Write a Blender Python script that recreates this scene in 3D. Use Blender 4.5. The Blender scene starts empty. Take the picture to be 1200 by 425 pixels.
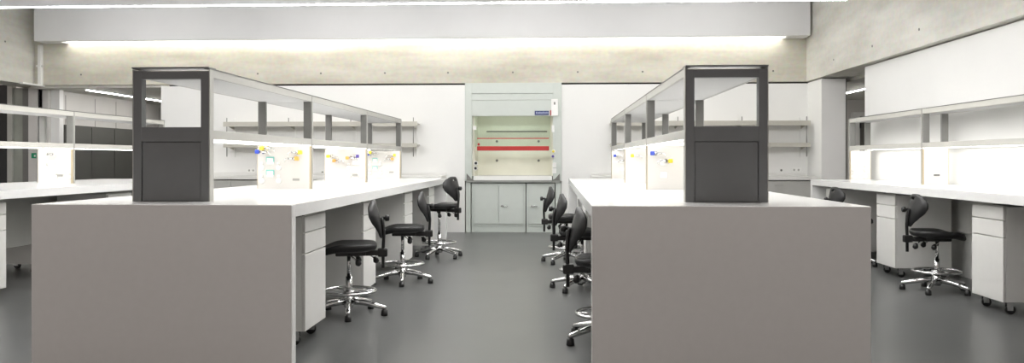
import bpy, bmesh, math, random
from mathutils import Vector, Matrix
random.seed(7)
PI = math.pi
S = bpy.context.scene
C = S.collection

# ------------------------------------------------------------------ materials
def lin(c):
    return tuple((x/255/12.92 if x/255 <= .04045 else ((x/255+.055)/1.055)**2.4) for x in c)

def mat(name, col, rough=.5, metal=0., spec=.5, noise=.04, nscale=6., bump=0., bscale=200., coat=0., ao=None):
    m = bpy.data.materials.new(name); m.use_nodes = True
    nt = m.node_tree; N = nt.nodes; L = nt.links
    b = N['Principled BSDF']
    b.inputs['Roughness'].default_value = rough
    b.inputs['Metallic'].default_value = metal
    b.inputs['Specular IOR Level'].default_value = spec
    b.inputs['Coat Weight'].default_value = coat
    b.inputs['Coat Roughness'].default_value = .08
    tc = N.new('ShaderNodeTexCoord')
    nz = N.new('ShaderNodeTexNoise'); nz.inputs['Scale'].default_value = nscale; nz.inputs['Detail'].default_value = 5
    L.new(tc.outputs['Object'], nz.inputs['Vector'])
    r = N.new('ShaderNodeValToRGB')
    r.color_ramp.elements[0].position = .3; r.color_ramp.elements[1].position = .7
    r.color_ramp.elements[0].color = (*[max(0, c*(1-noise)) for c in col], 1)
    r.color_ramp.elements[1].color = (*[min(1, c*(1+noise)) for c in col], 1)
    L.new(nz.outputs['Fac'], r.inputs['Fac']); L.new(r.outputs['Color'], b.inputs['Base Color'])
    if bump:
        n2 = N.new('ShaderNodeTexNoise'); n2.inputs['Scale'].default_value = bscale
        L.new(tc.outputs['Object'], n2.inputs['Vector'])
        bp = N.new('ShaderNodeBump'); bp.inputs['Strength'].default_value = bump; bp.inputs['Distance'].default_value = .002
        L.new(n2.outputs['Fac'], bp.inputs['Height']); L.new(bp.outputs['Normal'], b.inputs['Normal'])
    return m

def concrete(name, c0, c1):
    m = bpy.data.materials.new(name); m.use_nodes = True
    nt = m.node_tree; N = nt.nodes; L = nt.links
    b = N['Principled BSDF']; b.inputs['Roughness'].default_value = .75
    tc = N.new('ShaderNodeTexCoord')
    mp = N.new('ShaderNodeMapping'); mp.inputs['Scale'].default_value = (.5, .5, 2.2)
    L.new(tc.outputs['Object'], mp.inputs['Vector'])
    n1 = N.new('ShaderNodeTexNoise'); n1.inputs['Scale'].default_value = 1.3; n1.inputs['Detail'].default_value = 7; n1.inputs['Roughness'].default_value = .62
    L.new(mp.outputs['Vector'], n1.inputs['Vector'])
    r = N.new('ShaderNodeValToRGB'); r.color_ramp.elements[0].position = .33; r.color_ramp.elements[1].position = .66
    r.color_ramp.elements[0].color = (*c0, 1); r.color_ramp.elements[1].color = (*c1, 1)
    L.new(n1.outputs['Fac'], r.inputs['Fac'])
    n2 = N.new('ShaderNodeTexNoise'); n2.inputs['Scale'].default_value = 14; n2.inputs['Detail'].default_value = 6
    L.new(tc.outputs['Object'], n2.inputs['Vector'])
    mx = N.new('ShaderNodeMix'); mx.data_type = 'RGBA'; mx.blend_type = 'OVERLAY'; mx.inputs['Factor'].default_value = .18
    L.new(r.outputs['Color'], mx.inputs['A']); L.new(n2.outputs['Color'], mx.inputs['B'])
    L.new(mx.outputs['Result'], b.inputs['Base Color'])
    bp = N.new('ShaderNodeBump'); bp.inputs['Strength'].default_value = .25; bp.inputs['Distance'].default_value = .004
    L.new(n2.outputs['Fac'], bp.inputs['Height']); L.new(bp.outputs['Normal'], b.inputs['Normal'])
    return m

def emit(name, col, strength):
    m = bpy.data.materials.new(name); m.use_nodes = True
    nt = m.node_tree; N = nt.nodes
    b = N['Principled BSDF']
    b.inputs['Base Color'].default_value = (.8, .8, .8, 1)
    b.inputs['Emission Color'].default_value = (*col, 1)
    b.inputs['Emission Strength'].default_value = strength
    return m

def frosted(name, col, frac):
    m = bpy.data.materials.new(name); m.use_nodes = True
    nt = m.node_tree; N = nt.nodes; L = nt.links
    out = N['Material Output']; N.remove(N['Principled BSDF'])
    tc = N.new('ShaderNodeTexCoord'); nz = N.new('ShaderNodeTexNoise'); nz.inputs['Scale'].default_value = 3
    L.new(tc.outputs['Object'], nz.inputs['Vector'])
    r = N.new('ShaderNodeValToRGB'); r.color_ramp.elements[0].color = (*[c*.97 for c in col], 1); r.color_ramp.elements[1].color = (*col, 1)
    L.new(nz.outputs['Fac'], r.inputs['Fac'])
    d = N.new('ShaderNodeBsdfDiffuse'); t = N.new('ShaderNodeBsdfTranslucent'); g = N.new('ShaderNodeBsdfGlossy')
    g.inputs['Roughness'].default_value = .25
    for q in (d, t): L.new(r.outputs['Color'], q.inputs['Color'])
    m1 = N.new('ShaderNodeMixShader'); m1.inputs[0].default_value = frac
    L.new(d.outputs[0], m1.inputs[1]); L.new(t.outputs[0], m1.inputs[2])
    m2 = N.new('ShaderNodeMixShader'); m2.inputs[0].default_value = .06
    L.new(m1.outputs[0], m2.inputs[1]); L.new(g.outputs[0], m2.inputs[2])
    L.new(m2.outputs[0], out.inputs['Surface'])
    return m

def glass(name, col):
    m = bpy.data.materials.new(name); m.use_nodes = True
    nt = m.node_tree; N = nt.nodes; L = nt.links
    out = N['Material Output']; N.remove(N['Principled BSDF'])
    t = N.new('ShaderNodeBsdfTransparent'); t.inputs['Color'].default_value = (*col, 1)
    g = N.new('ShaderNodeBsdfGlossy'); g.inputs['Roughness'].default_value = .03
    f = N.new('ShaderNodeFresnel'); f.inputs['IOR'].default_value = 1.45
    mx = N.new('ShaderNodeMixShader')
    L.new(f.outputs[0], mx.inputs[0]); L.new(t.outputs[0], mx.inputs[1]); L.new(g.outputs[0], mx.inputs[2])
    L.new(mx.outputs[0], out.inputs['Surface'])
    return m

M = {}
M['wall'] = mat('white_wall_paint', (.80, .80, .785), .55, noise=.012, nscale=2)
M['ceil'] = mat('white_ceiling', (.80, .80, .82), .7, noise=.012, nscale=2)
M['bulk'] = mat('white_plasterboard', (.80, .80, .80), .7, noise=.015, nscale=2)
M['concrete'] = concrete('fair_faced_concrete', (.46, .435, .36), (.62, .60, .52))
M['concrete_grey'] = concrete('cool_grey_concrete', (.54, .525, .47), (.72, .71, .66))
M['floor'] = mat('grey_resin_floor', (.100, .103, .101), .31, noise=.06, nscale=1.6, bump=.03, bscale=60)
M['top'] = mat('white_solid_surface', (.80, .80, .79), .16, noise=.012, nscale=20)
M['bench'] = mat('white_bench_panel', (.74, .73, .71), .32, noise=.012, nscale=12)
M['cab'] = mat('white_lacquered_steel', (.72, .715, .69), .38, noise=.012, nscale=12)
M['grey_cab'] = mat('pale_grey_laminate', (.44, .44, .415), .45, noise=.015, nscale=9)
M['hood'] = mat('grey_green_powder_coat', (.56, .60, .565), .42, noise=.015, nscale=9)
M['hood_in'] = mat('cream_hood_liner', (.80, .79, .69), .4, noise=.03, nscale=5)
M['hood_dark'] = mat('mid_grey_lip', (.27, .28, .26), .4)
M['alu'] = mat('grey_aluminium_paint', (.40, .395, .37), .40, metal=.0, noise=.02, nscale=9)
M['alu_pale'] = mat('pale_aluminium_paint', (.55, .54, .50), .40, noise=.02, nscale=9)
M['post_pale'] = mat('pale_grey_post', (.30, .30, .285), .42)
M['steel'] = mat('brushed_shelf_steel', (.50, .485, .43), .4, metal=.1, noise=.03, nscale=14)
M['dark'] = mat('dark_grey_steel', (.150, .158, .162), .28, metal=.0, noise=.05, nscale=5)
M['post'] = mat('mid_grey_post', (.17, .17, .16), .42, metal=.1)
M['shelf'] = frosted('frosted_shelf_panel', (.70, .70, .695), .26)
M['pod'] = mat('white_service_panel', (.72, .70, .67), .42, noise=.01)
M['tan'] = mat('tan_panel_edge', (.52, .44, .30), .5)
M['white'] = mat('white_plastic', (.84, .84, .82), .35, noise=.01)
M['teal'] = mat('teal_plastic', (.25, .62, .55), .4)
M['blue'] = mat('blue_tap_plastic', (.05, .09, .50), .35)
M['purple'] = mat('violet_tap_plastic', (.10, .07, .30), .35)
M['yellow'] = mat('yellow_tap_plastic', (.80, .66, .05), .35)
M['orange'] = mat('amber_tap_plastic', (.85, .45, .10), .35)
M['red'] = mat('red_handle_paint', (.46, .018, .016), .35)
M['label'] = mat('navy_label', (.035, .05, .16), .4)
M['label_pale'] = mat('pale_blue_print', (.38, .43, .62), .5)
M['pu'] = mat('black_polyurethane', (.013, .013, .0135), .42, noise=.15, nscale=30, bump=.25, bscale=420)
M['black'] = mat('black_plastic', (.012, .012, .012), .38, noise=.1)
M['chrome'] = mat('polished_chrome', (.74, .74, .74), .13, metal=1., noise=.01)
M['gap'] = mat('black_shadow_gap', (.006, .006, .006), .8)
M['wallpanel'] = mat('grey_corridor_panel', (.60, .585, .565), .5, noise=.03, nscale=2)
M['locker'] = mat('charcoal_locker', (.105, .105, .095), .5, noise=.04)
M['smoke'] = mat('grey_green_glazing', (.30, .315, .28), .25, noise=.12, nscale=3)
M['door'] = mat('dark_door', (.02, .02, .022), .4)
M['jamb'] = mat('pale_grey_jamb', (.42, .42, .39), .5)
M['green'] = mat('green_sign', (.01, .25, .12), .5)
M['glass'] = glass('green_tinted_sash_glass', (.90, .95, .925))
M['led'] = emit('white_led_diffuser', (1., .985, .95), 5.0)
M['slot'] = emit('white_slot_light', (1., .97, .90), 4.4)
M['tube'] = emit('cool_linear_light', (.97, .97, 1.), 14.)
M['lamp'] = emit('linear_ceiling_light', (1., .985, .96), 15.)
M['lamp_fill'] = emit('added_void_fill_light', (1., .985, .96), 6.6)  # for the fill lamps added in the void
M['corr'] = emit('corridor_light', (1., .97, .93), 34.)
M['hoodlamp'] = emit('hood_light', (1., 1., .92), 4.)

# ------------------------------------------------------------------ geometry helpers
def BM(): return bmesh.new()

def box(bm, x0, x1, y0, y1, z0, z1, bev=0., mi=0, seg=1):
    if x0 > x1: x0, x1 = x1, x0
    if y0 > y1: y0, y1 = y1, y0
    if z0 > z1: z0, z1 = z1, z0
    vs = [bm.verts.new(p) for p in ((x0,y0,z0),(x1,y0,z0),(x1,y1,z0),(x0,y1,z0),(x0,y0,z1),(x1,y0,z1),(x1,y1,z1),(x0,y1,z1))]
    fs = [bm.faces.new([vs[i] for i in f]) for f in ((0,3,2,1),(4,5,6,7),(0,1,5,4),(1,2,6,5),(2,3,7,6),(3,0,4,7))]
    for f in fs: f.material_index = mi
    if bev:
        es = list({e for f in fs for e in f.edges})
        r = bmesh.ops.bevel(bm, geom=es, offset=bev, segments=seg, profile=.5, affect='EDGES')
        for f in r['faces']: f.material_index = mi

def frame_of(d):
    d = d.normalized()
    u = d.cross(Vector((0,0,1)))
    if u.length < 1e-4: u = d.cross(Vector((0,1,0)))
    u.normalize(); v = d.cross(u).normalized()
    return u, v

def tube(bm, pts, r, n=10, mi=0, closed=False, smooth=True, sx=1.):
    P = [Vector(p) for p in pts]; k = len(P)
    R = r if isinstance(r, (list, tuple)) else [r]*k
    rings = []; u = None
    for i in range(k):
        if closed: d = P[(i+1) % k]-P[i-1]
        else: d = P[min(i+1, k-1)]-P[max(i-1, 0)]
        d.normalize()
        if u is None: u, v = frame_of(d)
        else:
            u = (u - d*u.dot(d))
            if u.length < 1e-5: u, v = frame_of(d)
            u.normalize(); v = d.cross(u).normalized()
        rings.append([bm.verts.new(P[i] + (u*math.cos(a)*sx + v*math.sin(a))*R[i]) for a in [2*PI*j/n for j in range(n)]])
    m = k if closed else k-1
    for i in range(m):
        A, B = rings[i], rings[(i+1) % k]
        for j in range(n):
            f = bm.faces.new((A[j], A[(j+1) % n], B[(j+1) % n], B[j])); f.material_index = mi; f.smooth = smooth
    if not closed:
        f = bm.faces.new(rings[0][::-1]); f.material_index = mi
        f = bm.faces.new(rings[-1]); f.material_index = mi

def cyl(bm, p0, p1, r0, r1=None, n=14, mi=0):
    tube(bm, [p0, p1], [r0, r0 if r1 is None else r1], n, mi)

def ring(bm, c, R, r, n=40, m=8, mi=0):
    tube(bm, [(c[0]+R*math.cos(2*PI*i/n), c[1]+R*math.sin(2*PI*i/n), c[2]) for i in range(n)], r, m, mi, closed=True)

def ball(bm, c, r, mi=0, sz=1.):
    res = bmesh.ops.create_uvsphere(bm, u_segments=12, v_segments=8, radius=r)
    for v in res['verts']:
        v.co.z *= sz; v.co += Vector(c)
    for f in {f for v in res['verts'] for f in v.link_faces}: f.smooth = True; f.material_index = mi

def obj(name, bm, mats, parent=None, loc=(0,0,0), label=None):
    bmesh.ops.recalc_face_normals(bm, faces=bm.faces)
    me = bpy.data.meshes.new(name); bm.to_mesh(me); bm.free()
    for m in (mats if isinstance(mats, (list, tuple)) else [mats]): me.materials.append(M[m])
    o = bpy.data.objects.new(name, me); C.objects.link(o); o.location = loc
    if parent is not None: o.parent = parent
    if label: o['label'] = label
    return o

def part(name, bx, mats, parent, bev=0., label=None):
    """one mesh out of a list of boxes"""
    bm = BM()
    for b in bx: box(bm, *b[:6], bev=bev, mi=(b[6] if len(b) > 6 else 0))
    return obj(name, bm, mats, parent, label=label)

def thing(name, label, cat, loc=(0,0,0), rz=0., group=None):
    o = bpy.data.objects.new(name, None); C.objects.link(o)
    o.empty_display_size = .1
    o.location = loc; o.rotation_euler = (0, 0, rz)
    o['label'] = label; o['category'] = cat
    if group: o['group'] = group
    return o

def tag(o, label, cat, group=None):
    o['label'] = label; o['category'] = cat
    if group: o['group'] = group
    return o

def struct(name, bx, mats, bev=0.):
    o = part(name, bx, mats, None, bev); o['kind'] = 'structure'
    return o

KIDS = {}
def dup(root, label, loc, rz=0., group=None):
    def cp(o, p):
        c = o.copy(); C.objects.link(c)
        if p is not None: c.parent = p
        for ch in [q for q in ALL if q.parent is o]: cp(ch, c)
        return c
    ALL = list(C.objects)
    r = cp(root, None)
    r.location = loc; r.rotation_euler = (0, 0, rz); r['label'] = label
    if group: r['group'] = group
    return r

# ------------------------------------------------------------------ dimensions
HC = 1.20          # eye height
YW = 13.50         # back wall face
ZB = 2.466         # underside of the concrete beams
XL, XR = -8.80, 4.10   # inner faces of the concrete side beams
TOP = .94          # worktop height
SL = .072          # slab thickness

# ------------------------------------------------------------------ the setting
struct('floor', [(-12, 7.5, -3, 20, -.1, 0)], 'floor')
# white back wall in two stretches either side of the fume cupboard
struct('wall_back', [(-6.60, -1.455, YW, YW+.12, 0, 2.436), (-6.60, -6.48, YW+.12, 19, 0, 2.445),
                     (.142, 4.52, YW, YW+.12, 0, 2.436), (4.40, 4.52, YW+.12, 19, 0, 2.445)], 'wall')
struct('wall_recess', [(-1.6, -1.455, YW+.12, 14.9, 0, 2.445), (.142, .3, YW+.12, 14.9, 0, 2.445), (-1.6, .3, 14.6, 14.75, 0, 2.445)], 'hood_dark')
struct('trim_1', [(-6.55, 4.45, YW+.10, YW+.14, 2.30, 2.475)], 'gap')       # shadow gap over the wall
# concrete beam over the back wall, with formwork tie holes
def disc(bm, c, r, axis, mi):
    d = Vector(axis)*.004
    cyl(bm, Vector(c)-d, Vector(c)+d, r, r, 10, mi)
bm = BM(); box(bm, XL-.5, XR+.6, YW, YW+.5, ZB, 4.0)
for px in (95, 227, 302, 376, 451, 525, 601, 677, 753, 830, 906):
    t = (px-600)/960; q = (t-.05)/(1+.05*t)
    disc(bm, (q*YW, YW, 2.64), .016, (0,1,0), 1)
o = obj('trim_2', bm, ['concrete', 'post']); o['kind'] = 'structure'
# right: concrete beam running towards the viewer
bm = BM(); box(bm, XR, XR+.5, -3, YW, ZB, 4.6)
for y in (6.65, 8.02, 9.4, 10.75, 12.2): disc(bm, (XR, y, 2.66+(.12 if y < 9 else 0)), .016, (1,0,0), 1)
o = obj('trim_3', bm, ['concrete_grey', 'post']); o['kind'] = 'structure'
# left: concrete beam
bm = BM(); box(bm, XL-.5, XL, -3, YW, ZB, 4.6)
for y in (12.75,): disc(bm, (XL, y, 3.1), .016, (1,0,0), 1)
o = obj('trim_4', bm, ['concrete_grey', 'post']); o['kind'] = 'structure'
# white bulkhead in front of the back beam with a light slot under it
struct('trim_5', [(-8.59, 4.06, 13.16, 13.28, 3.165, 4.0), (-8.59, -8.20, 13.28, YW, 3.165, 3.22), (3.72, 4.06, 13.28, YW, 3.16, 3.22),
                  (-8.20, 3.72, 13.28, YW, 3.27, 3.33)], 'bulk')
struct('ceiling', [(XL-.4, XR+.4, 3.6, 9.5, 3.03, 3.16), (XL-.4, XR+.4, 9.36, 9.5, 3.16, 4.0)], 'ceil')
struct('ceiling_void', [(XL-.4, XR+.4, 9.36, YW+.4, 4.0, 4.1)], 'ceil')
# right wall: white panel under the beam, white pier by the corner
struct('wall_right', [(4.20, 4.35, -3, 11.27, 0, 2.45)], 'wall')
struct('trim_6', [(4.125, 4.49, 12.82, YW, 0, 2.445)], 'wall')
struct('trim_7', [(4.49, 4.505, 12.83, YW, 0, 2.445)], 'gap')
# corridor beyond the right-hand opening
struct('wall_right_corridor', [(6.9, 7.0, 9, 17.1, 0, 2.5), (4.52, 6.9, 17.0, 17.1, 0, 2.5)], 'wallpanel')
struct('ceiling_right_corridor', [(4.6, 7.0, 11.5, 17.1, 2.42, 2.5)], 'concrete_grey')
door = struct('door_1', [(6.20, 6.86, 16.93, 16.99, 0, 2.08)], 'locker')
part('door_frame', [(6.06, 6.20, 16.90, 17.0, 0, 2.16), (6.20, 6.88, 16.92, 17.0, 2.08, 2.16)], 'wall', door)
for z in (1.92, 1.35): part('hinge', [(6.195, 6.225, 16.895, 16.93, z-.08, z+.08)], 'door', door)
# left end of the room and the corridor beyond the left-hand opening
struct('wall_left', [(-12, -11.9, -3, 14, 0, 2.5)], 'wall')
struct('trim_8', [(-12, -8.60, 13.88, 14.0, 0, 2.46)], 'wall')
door = struct('door_2', [(-10.4, -9.47, 13.80, 13.87, 0, 2.50)], 'door')
part('door_jamb', [(-9.46, -9.375, 13.76, 13.87, 0, 2.50)], 'jamb', door)
struct('window_1', [(-9.37, -9.08, 13.80, 13.87, 0, 2.44), (-9.20, -9.08, 13.785, 13.80, 0, 2.44, 1)], ['smoke', 'post'])
struct('trim_9', [(-9.08, -8.925, 13.76, 13.87, 0, 2.46)], 'wallpanel')
struct('trim_10', [(-8.925, -8.855, 13.80, 13.87, 0, 2.44)], 'gap')
bm = BM()
box(bm, -8.9, -8.75, 13.80, 19, 0, 2.42)
for y in (14.3, 15.25, 16.0, 16.9, 17.8): box(bm, -8.752, -8.747, y, y+.012, .0, 2.36, mi=1)
o = obj('wall_left_corridor', bm, ['wallpanel', 'post']); o['kind'] = 'structure'
struct('wall_corridor_end', [(-8.9, -6.5, 18.9, 19, 0, 2.42)], 'wallpanel')
struct('ceiling_left_corridor', [(-8.9, -6.5, 13.55, 19, 2.42, 2.462)], 'concrete_grey')
t = thing('locker_row', 'charcoal low lockers along the corridor wall beyond the left opening', 'lockers', (-8.73, 14.0, 0))
part('carcass', [(0, .10, .1, 4.8, 0, 1.82)], 'locker', t)
for i in range(6): part('locker_door', [(.10, .115, .12+i*.8, .9+i*.8, .05, 1.80)], 'locker', t)

# white trunking at the top left corner
t = thing('cable_trunking', 'slim white cable trunking running down the concrete corner at top left', 'cable trunking', (-8.68, 13.42, 2.47))
part('riser', [(-.03, .03, .02, .085, .0, .67)], 'wall', t, .004)
part('saddle', [(-.05, .03, .01, .07, .30, .33)], 'wall', t)
part('run', [(-.03, .03, -.45, .30, -.03, .0)], 'white', t, .004)

# ------------------------------------------------------------------ lamps of the place, plus fill lamps added in the ceiling void
o = part('slot_light', [(-8.20, 3.70, 13.30, 13.46, 3.185, 3.215)], 'slot', None); tag(o, 'long white slot light tucked under the white bulkhead above the back wall', 'light')
t = thing('linear_light', 'thin bright linear light along the ceiling edge at the very top', 'light', (0, 9.52, 3.022))
part('diffuser', [(XL+.05, XR-.75, 0, .03, .0, .024)], 'tube', t)
part('housing', [(XL, XR-.7, -.01, .04, .024, .05)], 'ceil', t)
for i, (y, w) in enumerate(((5.7, 1), (7.2, 1), (8.3, 1))):
    for j, x in enumerate((-6.6, -3.4, -.6, 1.7)):
        t = thing('unseen_ceiling_light', 'unseen linear fill lamp added in the ceiling void to brighten the back wall', 'ceiling light', (x, y, 3.0), 0, 'ceiling lights over the benches')
        part('diffuser', [(-.9, .9, -.11, .11, -.05, .012)], 'lamp', t)
        part('trim', [(-.93, .93, -.14, .14, .012, .03)], 'ceil', t)
for y in (10.6, 12.0):  # out-of-view rows added in the void to brighten back wall and bulkhead
    for x in (-6.6, -3.4, -.6, 2.3):
        t = thing('unseen_ceiling_light', 'unseen linear fill lamp added in the ceiling void to brighten the back wall', 'ceiling light', (x, y, 3.97), 0, 'ceiling lights over the benches')
        part('diffuser', [(-1.1, 1.1, -.12, .12, .0, .012)], 'lamp_fill', t)
        part('trim', [(-1.13, 1.13, -.15, .15, .012, .03)], 'ceil', t)
t = thing('corridor_light', 'linear corridor light seen through the left opening', 'light', (-8.0, 15.0, 2.38))
part('diffuser', [(-.018, .018, -1.3, 2.2, .010, .02)], 'corr', t); part('housing', [(-.03, .03, -1.32, 2.22, .02, .042)], 'ceil', t)
t = thing('corridor_light', 'linear corridor light seen through the right opening', 'light', (5.27, 14.5, 2.38))
part('diffuser', [(-.015, .015, -1.6, 1.6, .010, .02)], 'corr', t); part('housing', [(-.03, .03, -1.62, 1.62, .02, .042)], 'ceil', t)

# ------------------------------------------------------------------ benches
def bench(name, label, x0, x1, y0, y1, panels, group=None, pm='grey_cab'):
    cx = (x0+x1)/2; w = (x1-x0)/2; l = y1-y0
    t = thing(name, label, 'lab bench', (cx, y0, 0), 0, group)
    part('worktop', [(-w, w, .076, l-.076, TOP-SL, TOP)], 'top', t, .0)
    part('end_panel', [(-w, w, 0, .076, 0, TOP)], 'top', t, .003)
    part('end_panel', [(-w, w, l-.076, l, 0, TOP)], 'top', t, .003)
    for (a, b, z0, z1) in panels: part('modesty_panel', [(a, b, .08, l-.08, z0, z1)], pm, t)
    return t
B0, B1 = 4.635, 11.55
isl = bench('lab_bench', 'long white island bench left of the aisle, its plain end facing the camera', -3.042, -1.498, B0, B1, [(-.02, .02, .33, .86)], 'white island benches')
isr = dup(isl, 'long white island bench right of the aisle, its plain end facing the camera', ((.231+1.750)/2, B0, 0))
sdl = dup(isl, 'white bench at the far left edge, behind the left island', (-5.39, 4.0, 0))
sdr = bench('lab_bench', 'white bench along the right-hand white wall', 3.38, 4.18, 3.4, 10.95, [(.33, .36, .47, .80)], 'white wall benches', 'cab')
for y in (4.6, 7.9): 
    bm = BM()
    for dx in (0, .09): tube(bm, [(.36, y-dx, .0), (.36, y-dx, .86)], .024, 10)
    obj('service_pipe', bm, 'post', sdr)

# ------------------------------------------------------------------ reagent racks with service pods
def socket(parent, x, y, z, teal=True, pair=True):
    bm = BM()
    box(bm, x-.03, x+.03, y-.012, y, z, z+.055, .003)
    if teal: box(bm, x-.036, x+.036, y-.010, y, z+.02, z+.066, .002, mi=1)
    for s in ((-1, 1) if pair else ()):
        cyl(bm, (x+s*.075, y, z-.03), (x+s*.075, y-.014, z-.03), .026, .022, 14)
        cyl(bm, (x+s*.075, y, z+.01), (x+s*.075, y-.02, z+.01), .012, .012, 10)
    return obj('socket_outlet', bm, ['white', 'teal'], parent)
def tap(parent, x, y, z, knob, side=1):
    bm = BM()
    cyl(bm, (x, y, z), (x, y-.012, z), .018, .018)
    cyl(bm, (x, y, z), (x, y-.07, z), .008, .008)
    cyl(bm, (x-side*.035, y-.055, z), (x+side*.045, y-.055, z), .010, .010)
    tube(bm, [(x+side*.045, y-.055, z), (x+side*.07, y-.06, z-.005), (x+side*.078, y-.06, z-.03)], .006, 8)
    box(bm, x-side*.035-.018, x-side*.035+.018, y-.08, y-.045, z-.018, z+.018, .005, mi=1)
    return obj('gas_tap', bm, ['chrome', knob], parent)

def rack(label, x0, x1, y0, bounds, front=True, led_side=1, group=None, kind=0, oneside=False, H=.825, rail='alu', pst='post'):
    cx = (x0+x1)/2; w = (x1-x0)/2; z0 = TOP
    t = thing('reagent_rack', label, 'reagent rack', (cx, y0, z0), 0, group)
    ls = .445 if H > .8 else .438; R = .050
    L = bounds[-1]-y0
    bl = [b-y0 for b in bounds]
    # shelves
    part('top_shelf', [(-w+.02, w-.02, a+.01, b-.01, H-R+.002, H-R+.014) for a, b in zip([0]+bl[:-1], bl)], 'shelf', t)
    part('lower_shelf', [(-w+.02, w-.02, .05, L-.01, ls-.03, ls-.012)], 'wall', t)
    for s in (-1, 1):
        part('top_rail', [(s*(w-.022), s*w, .06, L, H-R, H)], rail, t, .002)
        part('lower_rail', [(s*(w-.022), s*w, .06, L, ls-R-.006, ls)], rail, t, .002)
    part('cover_plate', [(-w-.004, w+.004, -.01, L, H+.004, H+.012), ] if False else
         [(s*(w-.03), s*(w+.003), .0, L, H, H+.007) for s in (-1, 1)], 'post', t)
    # LED strips under the lower shelf
    for s in (-1, 1):
        part('light_strip', [(s*(w-.062), s*(w-.027), a+.03, b-.09, ls-.054, ls-.044) for a, b in zip([.03]+bl[:-1], bl)], 'led', t)  # on the right wall rack the wall-side strip is added to whiten the wall
    # posts at the module boundaries
    for b in bl:
        for s in (-1, 1):
            part('post', [(s*(w-.07), s*(w-.004), b-.035, b-.004, ls, H-R)], pst, t)
            part('upright', [(s*(w-.004), s*(w+.004), b-.02, b+.004, .0, H-.004)], 'alu', t)
    if front:
        fw = .052
        part('end_frame', [(-w, -w+fw, 0, .06, 0, H-.012), (w-fw, w, 0, .06, 0, H-.012), (-w+fw, w-fw, 0, .06, H-.062, H-.012),
                           (-w+fw, w-fw, 0, .06, .372, .463)], 'dark', t, .0015)
        part('end_panel', [(-w+fw+.003, w-fw-.003, .008, .05, .003, .368), (-w+fw, w-fw, .03, .055, 0, .38)], 'dark', t, .001)
        part('cap_plate', [(-w-.004, w+.004, -.012, .10, H+.002, H+.012)], 'dark', t)
        for s in (-1, 1): part('corner_strip', [(s*w, s*(w+.006), .0, .06, 0, H-.002)], 'alu', t)
    # service pods
    for i, b in enumerate(bl):
        y = b-.055
        p = part('service_pod', [(-w+.006, w-.012, y, b-.006, .0, ls-.062), (w-.012, w-.004, y+.004, b-.006, .0, ls-.062, 1), (-w, -w+.006, y+.004, b-.006, .0, ls-.062, 1)], ['pod', 'tan'], t)
        f = y
        if oneside:
            if i == len(bl)-1:
                for z in (.17, .07): socket(p, -.02, f, z, False)
            else: part('data_plate', [(-.03, .03, f-.006, f, .09, .11)], 'post', p)
            continue
        if kind == 0:
            if i != 1:
                for z in (.22, .105): socket(p, -w+.12, f, z)
                tap(p, -w+.06, f, .33, 'blue', 1); tap(p, -w+.10, f-.0, .362, 'yellow', 1)
                tap(p, w-.11, f, .325, 'yellow', -1); tap(p, w-.14, f, .27, 'orange', -1)
            else:
                for z in (.20, .10): socket(p, w-.13, f, z, False)
                tap(p, -w+.09, f, .30, 'yellow', 1); tap(p, -w+.16, f, .25, 'orange', 1)
                tap(p, w-.12, f, .30, 'purple', -1); tap(p, w-.17, f, .28, 'orange', 1)
        elif kind == 1:
            if i != 1:
                for z in (.21, .10): socket(p, -w+.14, f, z, False, False)
                tap(p, -w+.075, f, .315, 'blue', 1); tap(p, -w+.16, f, .25, 'yellow', -1)
            else:
                tap(p, -w+.11, f, .305, 'yellow', 1); socket(p, w-.14, f, .16, False, False)
        else:
            socket(p, w-.11, f, .10, False); socket(p, -w+.17, f, .20, False)
            tap(p, -w+.16, f, .32, 'white', 1)
        # small data plate
        part('data_plate', [(w-.16, w-.10, f-.006, f, .075, .095)], 'alu', p)
    return t
RB = [7.2, 9.36, 11.48]
rack('tall reagent rack with dark grey open end frame on the left island bench', -2.622, -2.140, 5.0, RB, group='racks on the benches')
rack('tall reagent rack with dark grey open end frame on the right island bench', .813, 1.305, 5.06, RB, kind=1, group='racks on the benches')
rack('pale grey shelf rack on the far left bench, in front of the dark corridor wall', -5.665, -5.28, 4.5, [6.65, 8.80, 10.90], H=.79, rail='alu_pale', pst='post_pale', kind=2, front=False, group='racks on the benches')
rack('narrow pale grey shelf rack on the right wall bench', 3.86, 4.125, 3.7, [4.5, 6.65, 8.80, 10.90], H=.79, rail='alu_pale', pst='post_pale', front=False, oneside=True, group='racks on the benches')

# ------------------------------------------------------------------ drawer pedestals
def pedestal(label):
    t = thing('drawer_pedestal', label, 'drawer pedestal', (0,0,0), 0, 'drawer pedestals under the benches')
    w = .235; d = .56
    part('body', [(-w, w, .022, d, .10, .835)], 'cab', t, .002)
    for z0, z1 in ((.735, .833), (.600, .727), (.10, .592)):
        part('drawer', [(-w, w, .0, .020, z0, z1)], 'cab', t, .002)
    part('finger_rail', [(-w, w, .004, .022, .836, .845)], 'alu', t)
    for sx in (-1, 1):
        for y in (.07, d-.07):
            bm = BM()
            box(bm, sx*(w-.06)-.022, sx*(w-.06)+.022, y-.022, y+.022, .092, .10)
            for k in (-1, 1): box(bm, sx*(w-.06)+k*.016-.002, sx*(w-.06)+k*.016+.002, y-.015, y+.03, .03, .094)
            c = obj('castor', bm, 'chrome', t)
            bm = BM(); cyl(bm, (sx*(w-.06)-.013, y+.015, .035), (sx*(w-.06)+.013, y+.015, .035), .035, .035, 18)
            obj('wheel', bm, 'black', c)
    return t
ped = pedestal('white drawer pedestal at the near end under the left island bench')
ped.location = (-1.585, 5.41, 0); ped.rotation_euler.z = PI/2
PY = [5.41, 7.03, 8.95, 10.66]
dup(ped, 'white drawer pedestal between the first and second black chairs of the left island', (-1.585, PY[1], 0), PI/2)
dup(ped, 'white drawer pedestal between the second and third black chairs of the left island', (-1.585, PY[2], 0), PI/2)
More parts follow.
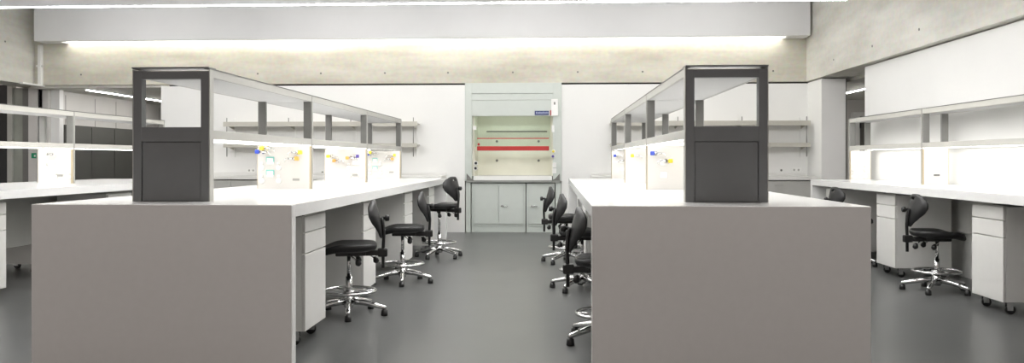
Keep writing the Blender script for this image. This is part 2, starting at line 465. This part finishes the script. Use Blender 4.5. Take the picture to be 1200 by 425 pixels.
dup(ped, 'white drawer pedestal at the far end of the left island bench, behind the raised chair', (-1.585, PY[3], 0), PI/2)
dup(ped, 'white drawer pedestal nearest to camera under the right island, one of an adjoining pair', (.318, 8.27, 0), -PI/2)
dup(ped, 'white drawer pedestal adjoining the nearest one under the right island', (.318, 8.75, 0), -PI/2)
dup(ped, 'white drawer pedestal at the far end under the right island bench', (.318, PY[3], 0), -PI/2)
dup(ped, 'white drawer pedestal at the right edge of the view, under the right wall bench', (3.465, 6.73, 0), -PI/2)
dup(ped, 'white drawer pedestal behind the black chair at the right wall bench', (3.465, 8.73, 0), -PI/2)
dup(ped, 'white drawer pedestal at the far end of the right wall bench', (3.465, 10.36, 0), -PI/2)
dup(ped, 'white drawer pedestal at the left edge of the view, under the far left bench', (-4.70, 6.59, 0), PI/2)
dup(ped, 'white drawer pedestal under the far left bench, just behind the left island', (-4.70, 8.68, 0), PI/2)
dup(ped, 'white drawer pedestal on the far side of the far left bench, only its castors showing', (-6.0, 8.6, 0), -PI/2)

# ------------------------------------------------------------------ lab chairs
def chair(label, hs=.56):
    t = thing('lab_chair', label, 'lab chair', (0,0,0), 0, 'black lab chairs at the benches')
    # five-star base
    bm = BM()
    tube(bm, [(0,0,.055), (0,0,.075), (0,0,.12), (0,0,.15)], [.030, .042, .036, .028], 16)
    for k in range(5):
        a = 2*PI*k/5 + PI/2 + .31
        c, s = math.cos(a), math.sin(a)
        tube(bm, [(c*.02, s*.02, .105), (c*.12, s*.12, .098), (c*.23, s*.23, .074), (c*.285, s*.285, .062), (c*.30, s*.30, .056)], [.026, .023, .019, .017, .010], 10)
    base = obj('base', bm, 'chrome', t)
    for k in range(5):
        a = 2*PI*k/5 + PI/2 + .31; c, s = math.cos(a)*.285, math.sin(a)*.285
        bm = BM(); tube(bm, [(c,s,.058), (c,s,.046), (c,s,.044), (c,s,.006), (c,s,0)], [.013, .013, .024, .027, .024], 14)
        obj('glide', bm, 'black', base)
    bm = BM(); tube(bm, [(0,0,.12), (0,0,.30)], .0255, 16); tube(bm, [(0,0,.29), (0,0,hs-.08)], .0155, 14)
    obj('gas_column', bm, 'chrome', t)
    # foot ring
    bm = BM(); rz = .185; ring(bm, (0,0,rz), .205, .0115, 44, 8)
    ring(bm, (0,0,rz-.008), .033, .014, 20, 8)
    for k in range(3):
        a = 2*PI*k/3 + .5; tube(bm, [(math.cos(a)*.04, math.sin(a)*.04, rz-.008), (math.cos(a)*.198, math.sin(a)*.198, rz)], .007, 8)
    obj('foot_ring', bm, 'chrome', t)
    # mechanism, knobs
    bm = BM()
    box(bm, -.075, .075, -.13, .10, hs-.10, hs-.055, .008, seg=2)
    box(bm, -.03, .03, -.25, -.12, hs-.105, hs-.065, .006, seg=2)
    mech = obj('tilt_mechanism', bm, 'black', t)
    for (x, y0, y1) in ((-.07, .0, -.015), (.07, .0, -.015), (0.0, -.13, -.15)):
        sg = -1 if x < 0 else 1
        bm = BM()
        tube(bm, [(x, y0, hs-.085), (x+sg*.03, y1-.02, hs-.11), (x+sg*.045, y1-.05, hs-.135)], .006, 8, mi=1)
        tube(bm, [(x+sg*.042, y1-.045, hs-.120), (x+sg*.045, y1-.055, hs-.138), (x+sg*.047, y1-.06, hs-.158), (x+sg*.048, y1-.062, hs-.172)], [.010, .022, .024, .008], 12)
        obj('knob', bm, ['black', 'chrome'], mech)
    # seat: dished, with a drooping nose
    bm = BM(); nu, nv = 16, 18
    def outline(a):
        c, s = math.cos(a), math.sin(a); p = 2/3.0
        return (.215*math.copysign(abs(c)**p, c)*(1-.07*(1 if s < 0 else -.4)*abs(s)), .215*math.copysign(abs(s)**p, s))
    rings_t = []; NA = 40
    def ztop(x, y):
        v = y/.215; z = -.018*(1-min(1, (x/.2)**2))*(1-max(0, v)**2)
        z -= .055*max(0, v-.25)**1.6*1.3
        z += .018*max(0, -v-.35)**1.3*1.6
        return z
    for side, sc_list in ((0, (0.02, .25, .5, .72, .88, .96)), ):
        for f in sc_list:
            rings_t.append([(x*f, y*f, hs+ztop(x*f, y*f)) for x, y in (outline(2*PI*j/NA) for j in range(NA))])
    for f, dz in ((1.0, -.014), (1.0, -.036), (.95, -.052), (.70, -.060), (.4, -.062), (.02, -.062)):
        rings_t.append([(x*f, y*f, hs+ztop(x*f, y*f)*(1 if f > .9 else f)+dz) for x, y in (outline(2*PI*j/NA) for j in range(NA))])
    V = [[bm.verts.new(p) for p in r] for r in rings_t]
    for a, b in zip(V, V[1:]):
        for j in range(NA):
            f = bm.faces.new((a[j], a[(j+1) % NA], b[(j+1) % NA], b[j])); f.smooth = True
    bm.faces.new(V[0]); bm.faces.new(V[-1][::-1])
    obj('seat', bm, 'pu', t)
    # backrest: wrapped shell with a grip hole
    bm = BM(); NB = 44; zb = hs+.028; HB = .30
    prof = [(0, .04), (.1, .07), (.25, .12), (.42, .17), (.58, .187), (.74, .178), (.86, .145), (.95, .09), (1, .05)]
    def half(u):
        for (a, wa), (b, wb) in zip(prof, prof[1:]):
            if a <= u <= b:
                k = (u-a)/(b-a); k = k*k*(3-2*k)*.5 + k*.5
                return wa+(wb-wa)*k
        return prof[-1][1]
    pts = []
    for j in range(NB):
        a = 2*PI*j/NB
        u = .5-.5*math.cos(a); s = 1 if a < PI else -1
        if j in (0,): pts.append((0.0, 0.0))
        elif j == NB//2: pts.append((0.0, 1.0))
        else: pts.append((s*half(u), u))
    hole = [(.030*math.sin(2*PI*j/NB), .86-.045*math.cos(2*PI*j/NB)) for j in range(NB)]
    def P(x, u, off):
        y = -.232+.055*(u-.4)+.03*(u-.45)**2 + 2.0*x*x
        n = Vector((-4.0*x, 1, 0)).normalized()
        return Vector((x, y, zb+u*HB)) + n*off
    loops = []
    for f, off in ((0, -.010), (.03, .012), (.25, .014), (.6, .014), (.93, .012), (1., .0), (.97, -.012), (.6, -.015), (.25, -.015), (.03, -.014)):
        loops.append([bm.verts.new(P(h[0]+(q[0]-h[0])*f, h[1]+(q[1]-h[1])*f, off)) for h, q in zip(hole, pts)])
    for i in range(len(loops)):
        a, b = loops[i], loops[(i+1) % len(loops)]
        for j in range(NB):
            f = bm.faces.new((a[j], a[(j+1) % NB], b[(j+1) % NB], b[j])); f.smooth = True
    obj('backrest', bm, 'pu', t)
    # back bar with clamp and knob
    bm = BM()
    tube(bm, [(0, -.262, hs-.20), (0, -.262, hs-.06), (0, -.268, hs+.05), (0, -.262, hs+.13), (0, -.252, hs+.19)], .013, 10, sx=1.5)
    box(bm, -.032, .032, -.295, -.22, hs-.115, hs-.05, .010, seg=2)
    bar = obj('back_bar', bm, 'black', t)
    bm = BM()
    tube(bm, [(0, -.25, hs+.185), (0, -.275, hs+.185), (0, -.280, hs+.185), (0, -.305, hs+.185), (0, -.31, hs+.185)], [.012, .012, .026, .024, .016], 14)
    obj('knob', bm, 'black', bar)
    return t
R = math.radians
ch = chair('black lab chair with chrome foot ring, nearest to camera at the left island bench')
ch.location = (-1.58, 6.28, 0); ch.rotation_euler.z = R(103)
dup(ch, 'black lab chair with chrome foot ring, middle of three at the left island bench', (-1.47, 7.95, 0), R(99))
hi = chair('black lab chair raised higher than the rest, by the far end of the left island', .665)
hi.location = (-1.40, 10.05, 0); hi.rotation_euler.z = R(68)
near = dup(ch, 'black lab chair half hidden behind the near end of the right island bench', (.36, 5.45, 0), R(-88))
for q in near.children:
    if q.name.startswith('base'): q.rotation_euler.z = R(46)
dup(ch, 'black lab chair in the middle of three along the right island bench', (.27, 7.62, 0), R(-88))
dup(ch, 'black lab chair at the far end of the right island bench, nearest the fume cupboard', (.16, 9.6, 0), R(-88))
dup(ch, 'whole black lab chair in front of the white wall bench on the right', (3.50, 7.66, 0), R(-92))
dup(ch, 'black lab chair mostly hidden behind the right island, at the right wall bench', (3.42, 9.6, 0), R(-84))

# ------------------------------------------------------------------ fume cupboard
k = .0141; X0 = -1.453
t = thing('fume_cupboard', 'grey fume cupboard with red sash handle and base cabinets in the back wall', 'fume cupboard', (X0+.797, YW, 0))
def hx(px): return (px-545)*k - .797
def hz(py): return HC + (187-py)*k
W2 = .797
part('side_column', [(-W2, hx(553), -.02, .75, hz(212), ZB)], 'hood', t, .003)
part('side_column', [(hx(648), W2, -.02, .75, hz(212), ZB)], 'hood', t, .003)
part('head_panel', [(hx(553), hx(648), -.015, .03, hz(109.5), ZB)], 'hood', t, .002)
part('head_panel', [(hx(553), hx(648), -.010, .03, hz(117.2), hz(109.8))], 'hood', t, .002)
part('fascia_panel', [(hx(553), hx(648), -.018, .03, hz(136), hz(117.6))], 'hood', t, .003)
part('interior_liner', [(hx(553), hx(648), .70, .72, hz(206), hz(128)), (hx(553), hx(648), .03, .70, hz(130), hz(128)),
                        (hx(553)-.01, hx(555.5), .10, .70, hz(206), hz(130)), (hx(646), hx(648)+.01, .10, .70, hz(206), hz(130))], 'hood_in', t)
part('interior_lamp', [(hx(566), hx(636), .12, .24, hz(131.5), hz(130.2))], 'hoodlamp', t)
part('work_surface', [(hx(555), hx(647), .0, .70, hz(211), hz(206.2)), (hx(555), hx(647), -.03, .0, hz(211), hz(206))], 'white', t, .004)
part('front_lip', [(-W2+.02, W2-.02, -.035, .02, hz(213.5), hz(211))], 'hood_dark', t)
for s in (-1, 1):
    bm = BM()
    a, b = s*(W2-.03), s*(W2-.155)
    vs = [[bm.verts.new(p) for p in ((a, y, hz(203)), (a, y, hz(211)), (b, y, hz(211)), (b+s*.05, y, hz(209)))] for y in (-.04, -.022)]
    bm.faces.new(vs[0]); bm.faces.new(vs[1][::-1])
    for i in range(4): bm.faces.new((vs[0][i], vs[0][(i+1) % 4], vs[1][(i+1) % 4], vs[1][i]))
    obj('airfoil_bracket', bm, 'post', t)
sash = part('sash', [(hx(556), hx(645), .045, .051, hz(172), hz(134))], 'glass', t)
part('sash_handle', [(hx(559), hx(643.5), .02, .06, hz(176.3), hz(171.2))], 'red', sash, .006)
part('sash_rail', [(hx(559), hx(643.5), .035, .055, hz(162.6), hz(161.4))], 'red', sash)
bm = BM(); ball(bm, (hx(561), .01, hz(169)), .022); obj('sash_stop', bm, 'red', sash)
bm = BM(); tube(bm, [(hx(567), .60, hz(152.5)), (hx(641), .60, hz(152.5))], .012, 8)
obj('lattice_rod', bm, 'post', t)
for px in (580, 629):
    for py in (165.5, 188.0):
        bm = BM(); cyl(bm, (hx(600)+(hx(px)-hx(600))*1.05, .70, hz(187)+(hz(py)-hz(187))*1.05), (hx(600)+(hx(px)-hx(600))*1.05, .66, hz(187)+(hz(py)-hz(187))*1.05), .022, .018, 12)
        obj('lattice_boss', bm, 'post', t)
d = part('control_unit', [(hx(646), hx(654), -.05, -.02, hz(136), hz(116.5))], 'white', t, .005, label='white controller')
part('display', [(hx(649), hx(651), -.053, -.05, hz(123), hz(120))], 'post', d)
part('status_bar', [(hx(644.8), hx(646), -.045, -.02, hz(135.5), hz(129.5))], 'red', d)
nb = part('name_plate', [(hx(626.8), hx(643.2), -.028, -.018, hz(135), hz(130))], 'label', t, label='navy name plate with pale illegible lettering')
bm = BM(); x = hx(628.3)
for i, wd in enumerate((.016, .010, .014, .010, .018, .012, .016, .010, .012, .014, .010)):
    h = (.026 if i % 3 else .032)
    box(bm, x, x+wd, -.030, -.028, hz(133.4), hz(133.4)+h)
    x += wd+.006
obj('lettering', bm, 'label_pale', nb)
part('light_switch', [(hx(554.5), hx(558.5), -.03, -.02, hz(152), hz(147.5))], 'white', t, .003)
part('socket_outlet', [(hx(647.5), hx(652), -.032, -.02, hz(196), hz(190.5))], 'white', t, .003)
part('socket_outlet', [(hx(647.5), hx(652), -.032, -.02, hz(203), hz(197))], 'white', t, .003)
part('socket_outlet', [(hx(646.5), hx(649.5), -.03, -.02, hz(155), hz(147))], 'white', t, .003)
for px, py, m_ in ((558, 191, 'black'), (557.5, 197, 'black'), (648.5, 177.3, 'yellow'), (648, 183, 'purple')):
    bm = BM()
    cyl(bm, (hx(px), -.02, hz(py)), (hx(px), -.03, hz(py)), .036, .036, 16, 0)
    cyl(bm, (hx(px), -.03, hz(py)), (hx(px), -.06, hz(py)), .022, .018, 14, 1)
    obj('service_knob', bm, ['white', m_], t)
# base cabinets below
for a, b, doors in ((552.5, 616, ((555, 584, 0), (584.6, 613.5, 1))), (617, 650, ((619.5, 647.5, 1),))):
    c = part('base_cabinet', [(hx(a), hx(b), .03, .65, .10, hz(214.5)), (hx(a), hx(b), .04, .6, 0, .099)], 'hood', t, .002)
    for x0_, x1_, h_ in doors:
        bm = BM(); box(bm, hx(x0_), hx(x1_), .012, .030, .14, hz(217.5), .003)
        if h_:
            hxx = hx(x0_)+.055
            cyl(bm, (hxx, .012, hz(241)), (hxx, -.02, hz(241)), .016, .014, 12, 1)
            tube(bm, [(hxx, -.022, hz(241)), (hxx+.09, -.022, hz(241)-.006)], .009, 8, 1)
        obj('door', bm, ['hood', 'chrome'], c)
part('frame_leg', [(hx(546), hx(551.5), .0, .6, 0, hz(213.5))], 'hood', t, .002)
part('frame_leg', [(hx(651), hx(657.5), .0, .6, 0, hz(213.5))], 'hood', t, .002)

# ------------------------------------------------------------------ back-wall counters, shelving, sockets
def counter(label, x0, x1, n):
    t = thing('wall_counter', label, 'counter', ((x0+x1)/2, 12.86, 0), 0, 'grey counters along the back wall')
    w = (x1-x0)/2
    part('worktop', [(-w, w, 0, .63, .885, .94), (-w, w, .60, .63, .94, .985)], 'cab', t, .003)
    part('carcass', [(-w+.01, w-.01, .045, .62, .08, .875), (-w+.02, w-.02, .08, .6, 0, .08)], 'grey_cab', t)
    dw = 2*(w-.01)/n
    for i in range(n):
        d = part('door', [(-w+.01+i*dw+.003, -w+.01+(i+1)*dw-.003, .025, .045, .09, .868)], 'grey_cab', t, .002)
        part('handle', [(-w+.01+i*dw+dw*.5-.06, -w+.01+i*dw+dw*.5+.06, .005, .013, .80, .815), ], 'alu', d)
    return t
counter('grey fronted counter on the back wall, seen past the left island rack', -6.3, -1.76, 4)
counter('grey fronted counter on the back wall, right of the right island rack', .62, 4.08, 3)
def shelving(label, x0, x1):
    t = thing('wall_shelving', label, 'wall shelving', ((x0+x1)/2, YW, 1.22), 0, 'shelving on the back wall')
    w = (x1-x0)/2
    for z, h in ((.182, .066), (.522, .078)):
        part('shelf', [(-w, w, -.32, -.02, z+.03, z+.05), (-w, w, -.325, -.30, z, z+h)], 'steel', t, .002)
    for i in range(4):
        x = -w+.06+i*(2*w-.12)/3
        part('shelf_standard', [(x-.012, x+.012, -.02, 0, .02, .67)], 'wall', t)
        for z in (.21, .55):
            bm = BM(); vs = [[bm.verts.new(p) for p in ((xx, -.02, z), (xx, -.30, z), (xx, -.30, z-.015), (xx, -.02, z-.07))] for xx in (x-.004, x+.004)]
            bm.faces.new(vs[0]); bm.faces.new(vs[1][::-1])
            for j in range(4): bm.faces.new((vs[0][j], vs[0][(j+1) % 4], vs[1][(j+1) % 4], vs[1][j]))
            obj('bracket', bm, 'steel', t)
        tube_bm = BM(); tube(tube_bm, [(x, -.318, .03 if i in (0, 3) else .56), (x, -.318, .665)], .007, 8)
        obj('retaining_rod', tube_bm, 'post', t)
    return t
shelving('two-tier steel wall shelving on the white wall left of the fume cupboard', -5.40, -2.20)
shelving('two-tier steel wall shelving on the white wall right of the fume cupboard', .92, 4.07)
def wall_socket(label, x, z, w=.075, h=.04, knob=False):
    t = thing('wall_socket', label, 'wall socket', (x, YW, z), 0, 'outlets on the back wall')
    part('plate', [(-w, w, -.012, 0, -h, h)], 'white', t, .003)
    bm = BM()
    for s in ((-1, 1) if w > .05 else (0,)): cyl(bm, (s*.035, -.012, 0), (s*.035, -.018, 0), .018, .016, 12)
    obj('outlet', bm, 'post' if knob else 'jamb', t)
wall_socket('white double socket on the back wall above the left counter', -5.05, 1.02)
wall_socket('small dark outlet on the back wall beside the left double socket', -4.86, 1.03, .03, .03, True)
wall_socket('small dark outlet on the back wall above the right counter', 3.70, 1.03, .03, .03, True)
wall_socket('white double socket on the back wall above the right counter', 3.94, 1.035)
wall_socket('dark outlet on the back wall seen between the first two pods of the left island', -3.84, .99, .03, .03, True)
wall_socket('dark outlet on the back wall close left of the second pod of the left island', -3.68, .99, .03, .03, True)

# green emergency signs on the pillar at far left
t = thing('exit_sign', 'small green and white emergency sign on the pale pillar at far left', 'sign', (-8.97, 13.76, 1.27))
part('sign_board', [(-.05, .035, -.01, 0, -.045, .045)], 'green', t)
part('pictogram', [(-.0, .025, -.013, -.01, -.02, .015)], 'white', t)
t = thing('call_point', 'dark green box just above the green emergency sign at far left', 'call point', (-8.96, 13.76, 1.45))
part('box', [(-.04, .03, -.03, 0, -.045, .045)], 'locker', t, .004); part('cover', [(-.02, .02, -.034, -.03, -.01, .035)], 'green', t)

# ------------------------------------------------------------------ world, camera, view
w = bpy.data.worlds.new('dim_hall'); S.world = w; w.use_nodes = True
bg = w.node_tree.nodes['Background']; bg.inputs['Color'].default_value = (1., .885, .825, 1); bg.inputs['Strength'].default_value = .39

cam = bpy.data.cameras.new('camera'); co = bpy.data.objects.new('camera', cam); C.objects.link(co)
co.location = (0, 0, HC); co.rotation_euler = (PI/2, 0, math.atan(.05))
cam.sensor_width = 36; cam.lens = 28.8; cam.shift_y = -25.5/1200; cam.clip_start = .05
S.camera = co
S.view_settings.view_transform = 'Standard'; S.view_settings.look = 'None'
S.view_settings.gamma = 1; S.view_settings.use_curve_mapping = False
S.view_settings.exposure = .5
S.cycles.use_denoising = True
S.cycles.max_bounces = 8; S.cycles.diffuse_bounces = 5; S.cycles.glossy_bounces = 4; S.cycles.transparent_max_bounces = 8
